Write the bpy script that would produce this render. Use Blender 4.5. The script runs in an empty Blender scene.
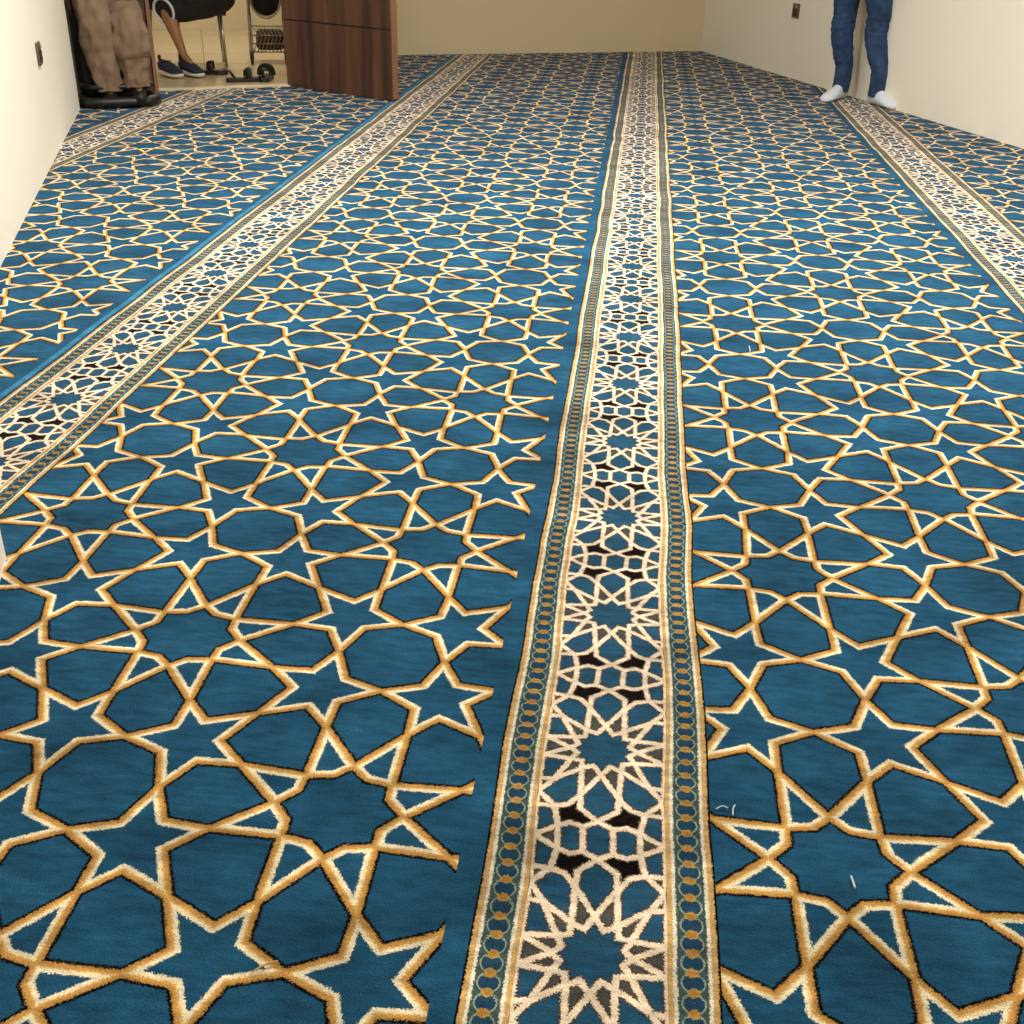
import bpy, bmesh, math, random
from mathutils import Vector, Matrix, noise
random.seed(7)
SC = bpy.context.scene
COL = SC.collection
pi = math.pi

# ---------------------------------------------------------------- camera
F_PX, PITCH, ROLL, YAW, CAM_H = 1130.0, 0.49353, 0.02659, 0.09720, 1.0
_fh = Vector((-math.sin(YAW), math.cos(YAW), 0)); _rh = Vector((math.cos(YAW), math.sin(YAW), 0)); _z = Vector((0, 0, 1))
_fw = math.cos(PITCH)*_fh - math.sin(PITCH)*_z
_up = math.sin(PITCH)*_fh + math.cos(PITCH)*_z
_R = math.cos(ROLL)*_rh + math.sin(ROLL)*_up
_U = -math.sin(ROLL)*_rh + math.cos(ROLL)*_up
cam_d = bpy.data.cameras.new('camera'); cam = bpy.data.objects.new('camera', cam_d); COL.objects.link(cam)
cam.matrix_world = Matrix(((_R.x, _U.x, -_fw.x, 0), (_R.y, _U.y, -_fw.y, 0), (_R.z, _U.z, -_fw.z, CAM_H), (0, 0, 0, 1)))
cam_d.sensor_width = 36.0; cam_d.lens = 36.0*F_PX/1024.0; cam_d.clip_start = 0.02; cam_d.clip_end = 100
SC.camera = cam

# ---------------------------------------------------------------- world, lights, exposure
SC.view_settings.view_transform = 'Standard'; SC.view_settings.look = 'None'
SC.view_settings.gamma = 1.0; SC.view_settings.use_curve_mapping = False
SC.view_settings.exposure = 0.0
w = bpy.data.worlds.new('world'); SC.world = w; w.use_nodes = True
w.node_tree.nodes['Background'].inputs[0].default_value = (0.9, 0.92, 1.0, 1)
w.node_tree.nodes['Background'].inputs[1].default_value = 0.3
WD = Vector((-0.349, 0.937, 0)).normalized()      # direction of the side walls
WN = Vector((WD.y, -WD.x, 0))                     # inward normal of the left wall
W0 = Vector((-1.874, 3.154, 0))                   # a point of the left wall foot
ANG = math.atan2(WN.y, WN.x)
def area(name, loc, sx, sy, power, col=(1, 0.975, 0.93), rz=ANG, rx=0.0, ry=0.0, spread=pi):
    l = bpy.data.lights.new(name, 'AREA'); l.shape = 'RECTANGLE'; l.size = sx; l.size_y = sy
    l.energy = power; l.color = col; l.spread = spread
    o = bpy.data.objects.new(name, l); COL.objects.link(o); o.location = loc; o.rotation_euler = (rx, ry, rz); return o
area('ceiling_lamp', (1.6, 1.2, 2.74), 0.6, 0.6, 8)
area('ceiling_lamp', (-0.8, 4.0, 2.74), 0.6, 0.6, 88)
area('ceiling_lamp', (1.5, 3.8, 2.74), 0.6, 0.6, 86)
area('ceiling_lamp', (-0.9, 6.6, 2.74), 0.4, 0.4, 15)
area('hall_lamp', (-2.9, 8.6, 2.6), 0.8, 0.4, 46, (1, 0.93, 0.80))

# ---------------------------------------------------------------- helpers
def srgb(r, g, b):
    f = lambda c: ((c/255.0+0.055)/1.055)**2.4 if c/255.0 > 0.04045 else c/255.0/12.92
    return (f(r), f(g), f(b), 1.0)
def new_mat(name):
    m = bpy.data.materials.new(name); m.use_nodes = True
    nt = m.node_tree; return m, nt, nt.nodes['Principled BSDF']
def plain(name, col, rough=0.7, metal=0.0, nscale=0, namt=0.0, bump=0.0, spec=0.5, bscale=None):
    m, nt, b = new_mat(name)
    b.inputs['Base Color'].default_value = col; b.inputs['Roughness'].default_value = rough
    b.inputs['Metallic'].default_value = metal; b.inputs['Specular IOR Level'].default_value = spec
    if nscale:
        tc = nt.nodes.new('ShaderNodeTexCoord')
        nz = nt.nodes.new('ShaderNodeTexNoise'); nz.inputs['Scale'].default_value = nscale; nz.inputs['Detail'].default_value = 4
        nt.links.new(tc.outputs['Object'], nz.inputs['Vector'])
        mr = nt.nodes.new('ShaderNodeMapRange'); mr.inputs['To Min'].default_value = 1-namt; mr.inputs['To Max'].default_value = 1+namt
        mr.inputs['From Min'].default_value = .3; mr.inputs['From Max'].default_value = .7
        nt.links.new(nz.outputs['Fac'], mr.inputs['Value'])
        mx = nt.nodes.new('ShaderNodeVectorMath'); mx.operation = 'SCALE'; mx.inputs[0].default_value = col[:3]
        nt.links.new(mr.outputs['Result'], mx.inputs['Scale']); nt.links.new(mx.outputs[0], b.inputs['Base Color'])
        if bump:
            nz2 = nt.nodes.new('ShaderNodeTexNoise'); nz2.inputs['Scale'].default_value = bscale or nscale*3
            nt.links.new(tc.outputs['Object'], nz2.inputs['Vector'])
            bp = nt.nodes.new('ShaderNodeBump'); bp.inputs['Strength'].default_value = bump; bp.inputs['Distance'].default_value = 0.01
            nt.links.new(nz2.outputs['Fac'], bp.inputs['Height']); nt.links.new(bp.outputs[0], b.inputs['Normal'])
    return m

# -------- carpet materials: the woven yarn colour is read from the distance to the drawn line
BLUE = srgb(32, 79, 109)
def carpet_mat(name, stops, dmax, attr='d', band=False):
    m, nt, b = new_mat(name); N = nt.nodes; L = nt.links
    b.inputs['Roughness'].default_value = 0.95; b.inputs['Specular IOR Level'].default_value = 0.02
    b.inputs['Sheen Weight'].default_value = 0.03; b.inputs['Sheen Roughness'].default_value = 0.5
    at = N.new('ShaderNodeAttribute'); at.attribute_name = attr
    tc = N.new('ShaderNodeTexCoord')
    def noi(scale, det=1.0, ysc=1.0):
        mp = N.new('ShaderNodeMapping'); mp.inputs['Scale'].default_value = (1, ysc, 1)
        L.new(tc.outputs['Object'], mp.inputs['Vector'])
        n = N.new('ShaderNodeTexNoise'); n.inputs['Scale'].default_value = scale; n.inputs['Detail'].default_value = det
        L.new(mp.outputs[0], n.inputs['Vector']); return n.outputs['Fac']
    def math_(op, a, c=None, d=None):
        n = N.new('ShaderNodeMath'); n.operation = op
        for i, v in enumerate((a, c, d)):
            if v is None: continue
            if isinstance(v, (int, float)): n.inputs[i].default_value = v
            else: L.new(v, n.inputs[i])
        return n.outputs[0]
    fuzz = math_('MULTIPLY_ADD', noi(430, 2.0), 0.0090, -0.0045)
    fuzz2 = math_('MULTIPLY_ADD', noi(110, 1.0), 0.003, -0.0015)
    fz = math_('ADD', fuzz, fuzz2)
    if not band:
        dist = math_('ADD', at.outputs['Fac'], fz)
        pos = math_('DIVIDE', dist, dmax)
    else:
        sx = N.new('ShaderNodeSeparateXYZ'); L.new(at.outputs['Vector'], sx.inputs[0])
        fz = math_('MULTIPLY', fz, 0.75)
        a = math_('ADD', sx.outputs['X'], fz)
        pos = math_('DIVIDE', math_('ADD', a, 0.03), 0.06)
    cr = N.new('ShaderNodeValToRGB'); e = cr.color_ramp; e.interpolation = 'LINEAR'
    for i, (p, c) in enumerate(stops):
        q = p/dmax if not band else (p+0.03)/0.06
        q = min(max(q, 0), 1)
        if i < 2: el = e.elements[i]; el.position = q
        else: el = e.elements.new(q)
        el.color = c
    L.new(pos, cr.inputs['Fac'])
    colour = cr.outputs['Color']
    def mix(fac, c1, c2):
        n = N.new('ShaderNodeMix'); n.data_type = 'RGBA'
        for s, v in ((n.inputs[0], fac), (n.inputs[6], c1), (n.inputs[7], c2)):
            if isinstance(v, (tuple, float, int)): s.default_value = v
            else: L.new(v, s)
        return n.outputs[2]
    if band:
        per = 0.02575
        t = math_('DIVIDE', sx.outputs['Y'], per)
        fr = math_('SUBTRACT', math_('FRACT', t), 0.5)
        dy = math_('ADD', math_('MULTIPLY', fr, per), fz)
        ax = math_('ADD', sx.outputs['X'], 0.0015)
        rr = math_('SQRT', math_('ADD', math_('MULTIPLY', dy, dy), math_('MULTIPLY', ax, ax)))
        inside = math_('LESS_THAN', rr, 0.0118)
        ring = math_('LESS_THAN', math_('ABSOLUTE', math_('SUBTRACT', math_('ADD', rr, math_('MULTIPLY', fz, .5)), 0.0122)), 0.0010)
        dd = math_('MULTIPLY', math_('SUBTRACT', 0.5, math_('ABSOLUTE', fr)), per)
        rd = math_('ADD', math_('SQRT', math_('ADD', math_('MULTIPLY', dd, dd), math_('MULTIPLY', math_('MULTIPLY', ax, ax), 0.7))), fz)
        dot = math_('LESS_THAN', rd, 0.0060); dot2 = math_('LESS_THAN', rd, 0.0034)
        colour = mix(inside, colour, srgb(34, 66, 90))
        colour = mix(ring, colour, srgb(140, 150, 130))
        colour = mix(dot, colour, srgb(166, 138, 72)); colour = mix(dot2, colour, srgb(172, 118, 58))
    # patches of pile lying differently, fine yarn grain, faint brush streaks
    v1 = math_('MULTIPLY_ADD', noi(5.0, 5.0, 1.7), 1.7, 0.15)
    v2 = math_('MULTIPLY_ADD', noi(420, 1.0), 0.9, 0.55)
    v3 = math_('MULTIPLY_ADD', noi(26, 5.0, 3.0), 1.3, 0.35)
    v = math_('MULTIPLY', math_('MULTIPLY', v1, v2), v3)
    sc = N.new('ShaderNodeVectorMath'); sc.operation = 'SCALE'; L.new(colour, sc.inputs[0]); L.new(v, sc.inputs['Scale'])
    L.new(sc.outputs[0], b.inputs['Base Color'])
    bp = N.new('ShaderNodeBump'); bp.inputs['Strength'].default_value = 0.5; bp.inputs['Distance'].default_value = 0.003
    hh = math_('ADD', noi(420, 1.0), math_('MULTIPLY', noi(60, 2.0), 0.8))
    L.new(hh, bp.inputs['Height']); L.new(bp.outputs[0], b.inputs['Normal'])
    return m
OCH_D, OCH, OCH_L = srgb(156, 112, 56), srgb(210, 168, 100), srgb(232, 206, 152)
CREAM, BLK = srgb(238, 225, 192), srgb(10, 9, 12)
M_WHITE = carpet_mat('field_white_edged', [(0.0, srgb(196, 146, 78)), (0.0018, OCH), (0.0034, OCH_L), (0.0048, CREAM), (0.0083, CREAM), (0.0092, BLUE)], 0.02)
M_BLACK = carpet_mat('field_black_edged', [(0.0, srgb(198, 150, 84)), (0.0030, srgb(186, 138, 72)), (0.0046, OCH_D), (0.0054, BLK), (0.0080, BLK), (0.0092, BLUE)], 0.02)
PINK = srgb(236, 217, 192); BRN = srgb(58, 44, 36)
def strip_mat(name, col): return carpet_mat(name, [(0.0, PINK), (0.0032, PINK), (0.0041, srgb(132, 106, 84)), (0.0052, BRN), (0.0070, col)], 0.012)
M_SB = strip_mat('strip_blue_cell', srgb(34, 80, 108)); M_SG = strip_mat('strip_grey_cell', srgb(74, 76, 74))
M_SK = strip_mat('strip_black_cell', srgb(8, 4, 4)); M_ST = strip_mat('strip_brown_cell', srgb(88, 66, 34))
GRN = srgb(62, 82, 80); WHT = srgb(222, 216, 196); OB = srgb(198, 160, 104)
M_BAND = carpet_mat('strip_side_band', [(-0.03, OB), (-0.0225, OB), (-0.0215, WHT), (-0.0185, WHT), (-0.0172, GRN), (0.0140, GRN), (0.0150, WHT), (0.0180, WHT),
                                        (0.0190, OB), (0.0245, OB), (0.0252, BLK), (0.0300, BLK)], 0.06, 'band', True)
M_BACKING = plain('carpet_backing', srgb(60, 66, 70), 0.9, nscale=80, namt=.2)
M_EDGE = carpet_mat('selvedge_pile_highlight', [(0.0, srgb(56, 120, 156)), (0.02, srgb(56, 120, 156))], 0.02)  # exposed roll edge, pile highlight along the seam put into a lighter blue
CMATS = [M_WHITE, M_BLACK, M_SB, M_SG, M_SK, M_ST, M_BAND, M_BACKING, M_EDGE]

# ---------------------------------------------------------------- room plan
def along(t, n, z=0.0): v = W0 + WD*t + WN*n; return Vector((v.x, v.y, z))
def loc2(p): d = Vector((p[0], p[1], 0))-W0; return d.dot(WD), d.dot(WN)
R_N = loc2((0.43, 9.80))[1]; R_N = (R_N + loc2((1.91, 6.03))[1])/2       # right wall offset
BK_A, BK_B = Vector((-1.798, 8.785, 0)), Vector((0.43, 9.80, 0))         # back wall foot
BK_D = (BK_B-BK_A).normalized(); BK_N = Vector((BK_D.y, -BK_D.x, 0))     # towards room
T_END = loc2((-2.911, 5.938))[0]
DOOR_L, DOOR_R = Vector((-2.77, 6.63, 0)), Vector((-2.090, 7.042, 0))     # hall doorway posts
DD = (DOOR_R-DOOR_L).normalized(); DN = Vector((DD.y, -DD.x, 0))         # towards room
NEAR_T = loc2((0.0, -1.3))[0]

def clip(poly, p, n):
    """poly: list of (x,y,a0,a1); keep the side where (v-p).n >= 0"""
    out = []
    for i in range(len(poly)):
        a, b = poly[i-1], poly[i]
        da = (a[0]-p[0])*n[0]+(a[1]-p[1])*n[1]; db = (b[0]-p[0])*n[0]+(b[1]-p[1])*n[1]
        if (da >= 0) != (db >= 0):
            t = da/(da-db); out.append(tuple(a[k]+(b[k]-a[k])*t for k in range(4)))
        if db >= 0: out.append(b)
    return out

# each roll is laid by hand: a slight shift, skew and stretch of its own (dx0, dx per x, dx per y, dy0, dy per x, dy per y)
LAY = {0: (.001, 0, 0, -.001, 0, 0), -1: (.0145, -.0113, -.0016, .0417, -.0347, -.0098), -2: (.012, 0, 0, .030, 0, 0)}
CUR = [0]
def warp(x, y, k=None):
    k = CUR[0] if k is None else k
    a = LAY.get(k, (0,)*6); u = x-(CX0+k*PITCHX+.2869)
    x, y = x+a[0]+a[1]*u+a[2]*y, y+a[3]+a[4]*u+a[5]*y
    return warp0(x, y)
def warp0(x, y):
    q = Vector((x*4.0, y*4.0, 0)); q2 = Vector((x*11.0, y*11.0, 5.0))
    return (x + 0.0055*noise.noise(q) + 0.0022*noise.noise(q2), y + 0.0055*noise.noise(q+Vector((31, 7, 0))) + 0.0022*noise.noise(q2+Vector((9, 3, 1))))

def area2(P): return sum(P[i-1][0]*P[i][1]-P[i][0]*P[i-1][1] for i in range(len(P)))
def offset(P, D):
    n = len(P); out = []
    for i in range(n):
        a, b, c = P[i-1], P[i], P[(i+1) % n]
        e1 = Vector((b[0]-a[0], b[1]-a[1])).normalized(); e2 = Vector((c[0]-b[0], c[1]-b[1])).normalized()
        n1 = Vector((-e1.y, e1.x)); n2 = Vector((-e2.y, e2.x))
        k = 1+n1.dot(n2)
        if k < 0.05: k = 0.05
        m = (n1+n2)/k
        out.append((b[0]+m.x*D, b[1]+m.y*D))
    return out
def valid(P, Q):
    n = len(P)
    for i in range(n):
        j = (i+1) % n
        if (P[j][0]-P[i][0])*(Q[j][0]-Q[i][0])+(P[j][1]-P[i][1])*(Q[j][1]-Q[i][1]) <= 0: return False
    return True

class Carpet:
    def __init__(s): s.v = []; s.f = []; s.m = []; s.d = []; s.b = []; s.rects = []
    def face(s, poly, mat, regions, z=0.0):
        """poly [(x,y,a0,a1)] ; regions: list of clip lists"""
        for reg in regions:
            q = poly
            for p, n in reg:
                q = clip(q, p, n)
                if len(q) < 3: break
            if len(q) < 3 or abs(area2(q)) < 1e-7: continue
            if area2(q) < 0: q = q[::-1]
            base = len(s.v); s.v += [(x, y, z) for x, y, _, _ in q]; s.f.append(list(range(base, base+len(q))))
            s.m.append(mat); s.d += [v[2] for v in q]; s.b += [(v[2], v[3], 0.0) for v in q]
    def cell(s, P, mat, D, regions):
        P = [warp(*p) for p in P]
        if area2(P) < 0: P = P[::-1]
        lo, hi = 0.0, D
        if not valid(P, offset(P, D)):
            for _ in range(14):
                mid = (lo+hi)/2
                if valid(P, offset(P, mid)): lo = mid
                else: hi = mid
            D = lo*0.97
        Q = offset(P, D); n = len(P)
        for i in range(n):
            j = (i+1) % n
            s.face([(P[i][0], P[i][1], 0.0, 0), (P[j][0], P[j][1], 0.0, 0), (Q[j][0], Q[j][1], D, 0), (Q[i][0], Q[i][1], D, 0)], mat, regions)
        s.face([(x, y, D, 0) for x, y in Q], mat, regions)
    def build(s, name):
        me = bpy.data.meshes.new(name); n0 = len(s.v)
        me.from_pydata(s.v, [], s.f)
        for m in CMATS: me.materials.append(m)
        me.polygons.foreach_set('material_index', s.m)
        a = me.attributes.new('d', 'FLOAT', 'POINT'); a.data.foreach_set('value', s.d)
        a = me.attributes.new('band', 'FLOAT_VECTOR', 'POINT'); a.data.foreach_set('vector', [c for v in s.b for c in v])
        me.update()
        o = bpy.data.objects.new(name, me); COL.objects.link(o)
        return o

room = [((along(0, 0).x, along(0, 0).y), WN[:2]), ((along(0, R_N).x, along(0, R_N).y), (-WN.x, -WN.y)), (BK_A[:2], BK_N[:2]), (along(NEAR_T, 0)[:2], WD[:2])]
ALC = [((-2.911, 5.938), (-0.35, -0.937))]
REG_A = room + [(DOOR_L[:2], DN[:2])]
_hd = ((BK_A-BK_D*.44)-DOOR_R).normalized(); NICHE_N = (_hd.y, -_hd.x)
REG_B = [((along(0, R_N).x, along(0, R_N).y), (-WN.x, -WN.y)), (BK_A[:2], BK_N[:2]), (DOOR_L[:2], (-DN.x, -DN.y)), (DOOR_R[:2], NICHE_N)]
# corner bay beyond the end of the left wall
REG_C = [((along(0, 0).x, along(0, 0).y), (-WN.x, -WN.y)), (DOOR_L[:2], DN[:2]), (along(T_END, 0)[:2], WD[:2]), (along(T_END, -0.62)[:2], WN[:2])]
REGS = [REG_A, REG_B, REG_C]

# ---- field lattice (8-point stars with half-drop), node table relative to a star centre
V1, V2X = 0.66855, 0.32117
T = dict(t0=(0, .0826), t45=(.0585, .0545), t90=(.0840, 0), c22=(.0222, .0608), c67=(.0600, .0272),
         k22=(.0580, .1570), k67=(.1500, .0580), h0=(0, .2490), xr=(.0830, V1/2), hm=(V2X/2, V1/4),
         p1=(.0560, .2150), p2=(.0585, .2700), p3=(.1110, .2810), p4=(.1290, .2355), p5=(.0950, .1975))
def g(k, sx=1, sy=1, ox=0.0, oy=0.0): return (ox+sx*T[k][0], oy+sy*T[k][1])
S8 = [g('t0'), g('c22'), g('t45'), g('c67'), g('t90'), g('c67', 1, -1), g('t45', 1, -1), g('c22', 1, -1), g('t0', 1, -1),
      g('c22', -1, -1), g('t45', -1, -1), g('c67', -1, -1), g('t90', -1), g('c67', -1), g('t45', -1), g('c22', -1)]
FIELD = [(S8, 1)]
for sx in (1, -1):
    for sy in (1, -1):
        G = lambda k: g(k, sx, sy)
        H = lambda k: (sx*V2X-sx*T[k][0], sy*V1/2-sy*T[k][1])       # through the diagonal neighbour
        FIELD.append(([G('t0'), G('c22'), G('t45'), G('k22')], 0))
        FIELD.append(([G('t45'), G('c67'), G('t90'), G('k67')], 0))
        FIELD.append(([G('t45'), G('k22'), G('p5'), G('hm'), H('p5')if False else (sx*V2X-sx*T['p4'][0], sy*V1/2-sy*T['p4'][1]), G('k67')], 1))
        # five-point star belonging to this quadrant
        FIELD.append(([G('k22'), G('p1'), G('h0'), G('p2'), G('xr'), G('p3'), H('k67'), G('p4'), G('hm'), G('p5')], 0))
for sy in (1, -1):
    FIELD.append(([g('t0', 1, sy), g('k22', 1, sy), g('p1', 1, sy), g('h0', 1, sy), g('p1', -1, sy), g('k22', -1, sy)], 1))
for sx in (1, -1):
    xo = (sx*(V2X-T['xr'][0]), 0.0)
    p3 = lambda sy: (sx*(V2X-T['p3'][0]), sy*(V1/2-T['p3'][1]))
    FIELD.append(([g('t90', sx), g('k67', sx, 1), p3(1), xo, p3(-1), g('k67', sx, -1)], 1))
FIELD.append(([g('h0'), g('p2'), g('xr'), (T['p2'][0], V1-T['p2'][1]), (0, V1-T['h0'][1]), (-T['p2'][0], V1-T['p2'][1]), g('xr', -1), g('p2', -1)], 1))

# ---- border strip nodes relative to a twelve-fold rosette centre
EX, SP = .0805, .33428
Rn = dict(A0=(0, .0525), A30=(.0260, .0420), A60=(.0415, .0235), A90=(.0440, 0), c15=(.0112, .0345), c45=(.0275, .0265), c75=(.0345, .0100),
          T15=(.0250, .0930), T45=(.0615, .0675), T75=(EX, .0205), Nsh=(.0240, .1165), Nap=(0, .1365), NE1=(.0395, .1115), NE2=(.0570, .1170),
          NEt=(.0790, .0925), E1=(EX, .0685), E2=(EX, .1175), ET=(EX, SP/2), mbr=(.0190, .1475), rb=(.0355, .1425), rbr=(.0510, .1490))
STRIP = []
def s_(k, sx=1, sy=1): return (sx*Rn[k][0], sy*Rn[k][1])
def m_(k, sx=1): return (sx*Rn[k][0], SP-Rn[k][1])
ring = []
for k in ('A0', 'c15', 'A30', 'c45', 'A60', 'c75'): ring.append(s_(k))
ring.append(s_('A90'))
for k in ('c75', 'A60', 'c45', 'A30', 'c15'): ring.append(s_(k, 1, -1))
ring.append(s_('A0', 1, -1))
for k in ('c15', 'A30', 'c45', 'A60', 'c75'): ring.append(s_(k, -1, -1))
ring.append(s_('A90', -1))
for k in ('c75', 'A60', 'c45', 'A30', 'c15'): ring.append(s_(k, -1))
STRIP.append((ring, 2))
for sx in (1, -1):
    for sy in (1, -1):
        q = lambda *ks: [s_(k, sx, sy) for k in ks]
        STRIP += [(q('A0', 'c15', 'A30', 'T15'), 3), (q('A30', 'c45', 'A60', 'T45'), 3), (q('A60', 'c75', 'A90', 'T75'), 3),
                  (q('A30', 'T15', 'NE1', 'NE2', 'NEt', 'T45'), 2), (q('A60', 'T45', 'E1', 'T75'), 2), (q('T45', 'NEt', 'E1'), 5), (q('NEt', 'NE2', 'E2'), 5),
                  (q('T15', 'NE1', 'NE2', 'rbr', 'rb', 'mbr', 'Nap', 'Nsh'), 4), (q('NE2', 'E2', 'ET', 'rbr'), 2)]
    STRIP += [([s_('A90', sx), s_('T75', sx, 1), s_('T75', sx, -1)], 3), ([s_('mbr', sx), s_('rb', sx), s_('rbr', sx), m_('rbr', sx), m_('rb', sx), m_('mbr', sx)], 2),
              ([s_('rbr', sx), s_('ET', sx), m_('rbr', sx)], 3)]
    # edge slivers beside the tips of the big petals
for sy in (1, -1): STRIP.append(([s_('A0', 1, sy), s_('T15', 1, sy), s_('Nsh', 1, sy), s_('Nap', 1, sy), s_('Nsh', -1, sy), s_('T15', -1, sy)], 2))
STRIP.append(([s_('Nap'), s_('mbr'), m_('mbr'), m_('Nap'), m_('mbr', -1), s_('mbr', -1)], 2))

CX0, PITCHX, SW = 0.016, 1.2591, 0.1350
ROWS = dict(base=1.697)
def cellbox(P, ox, oy): return [(ox+x, oy+y) for x, y in P]
def make_roll(k, label, shift=0.0):
    cx = CX0 + k*PITCHX
    c = Carpet(); CUR[0] = k
    Y0, Y1 = -2.6, 10.6
    # which part of the room this roll crosses
    regs = REGS
    # side bands and inner strip
    for sx in (1, -1):
        y = Y0
        while y < Y1:
            y2 = y+0.05
            pts = []
            for (a, yy) in ((-.0280, y), (.0275, y), (.0275, y2), (-.0280, y2)):
                X, Y = warp(cx+sx*(.108+a), yy); pts.append((X, Y, a, yy))
            c.face(pts, 6, regs, .0006); y = y2
    n0 = int((Y0-ROWS['base'])/SP)-1
    for r in range(n0, int((Y1-ROWS['base'])/SP)+2):
        oy = ROWS['base']+shift + SP*(r+.5)
        for P, m in STRIP: c.cell(cellbox(P, cx, oy), m, 0.0075, regs)
    # field
    xl, xr = cx+SW-.020, cx+PITCHX-0.1635
    XL = [((xl, 0), (1, 0)), ((xr, 0), (-1, 0))]
    fregs = [reg+XL for reg in regs]
    xs = cx + 0.2869
    for i in range(-1, 4):
        for r in range(int((Y0-1.7)/V1)-1, int((Y1-1.7)/V1)+2):
            oy = ROWS['base']+shift + V1*r + (V1/2 if i % 2 else 0.0)
            for P, m in FIELD:
                Q = cellbox(P, xs+i*V2X, oy)
                if max(p[0] for p in Q) < xl-.02 or min(p[0] for p in Q) > xr+.02: continue
                c.cell(Q, m, 0.0128, fregs)
    # plain blue margin up to the next roll
    y = Y0; xe = cx+PITCHX-SW
    while y < Y1:
        e1 = warp(xe, y, k+1); e2 = warp(xe, y+.1, k+1)
        c.face([(xr, y, .012, 0), (e1[0]+.018, e1[1], .012, 0), (e2[0]+.018, e2[1], .012, 0), (xr, y+.1, .012, 0)], 1, regs)
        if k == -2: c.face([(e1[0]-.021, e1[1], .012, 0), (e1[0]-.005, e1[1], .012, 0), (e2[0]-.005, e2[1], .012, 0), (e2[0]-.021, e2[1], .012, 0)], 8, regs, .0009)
        y += .1
    if not c.f: return None
    o = c.build('prayer_carpet')
    o['label'] = label; o['category'] = 'carpet'
    return o
make_roll(0, 'blue star-patterned carpet right of centre, bordered by the pale lattice strip down the middle')
make_roll(-1, 'blue star-patterned carpet immediately left of the central pale border strip')
make_roll(-2, 'blue star-patterned carpet in front of the hall doorway with its border passing the black chair')
make_roll(1, 'blue star-patterned carpet along the right wall whose border starts at the feet of the person')
make_roll(-3, 'narrow visible end of blue patterned carpet in the far left corner beside the black chair')

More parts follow.
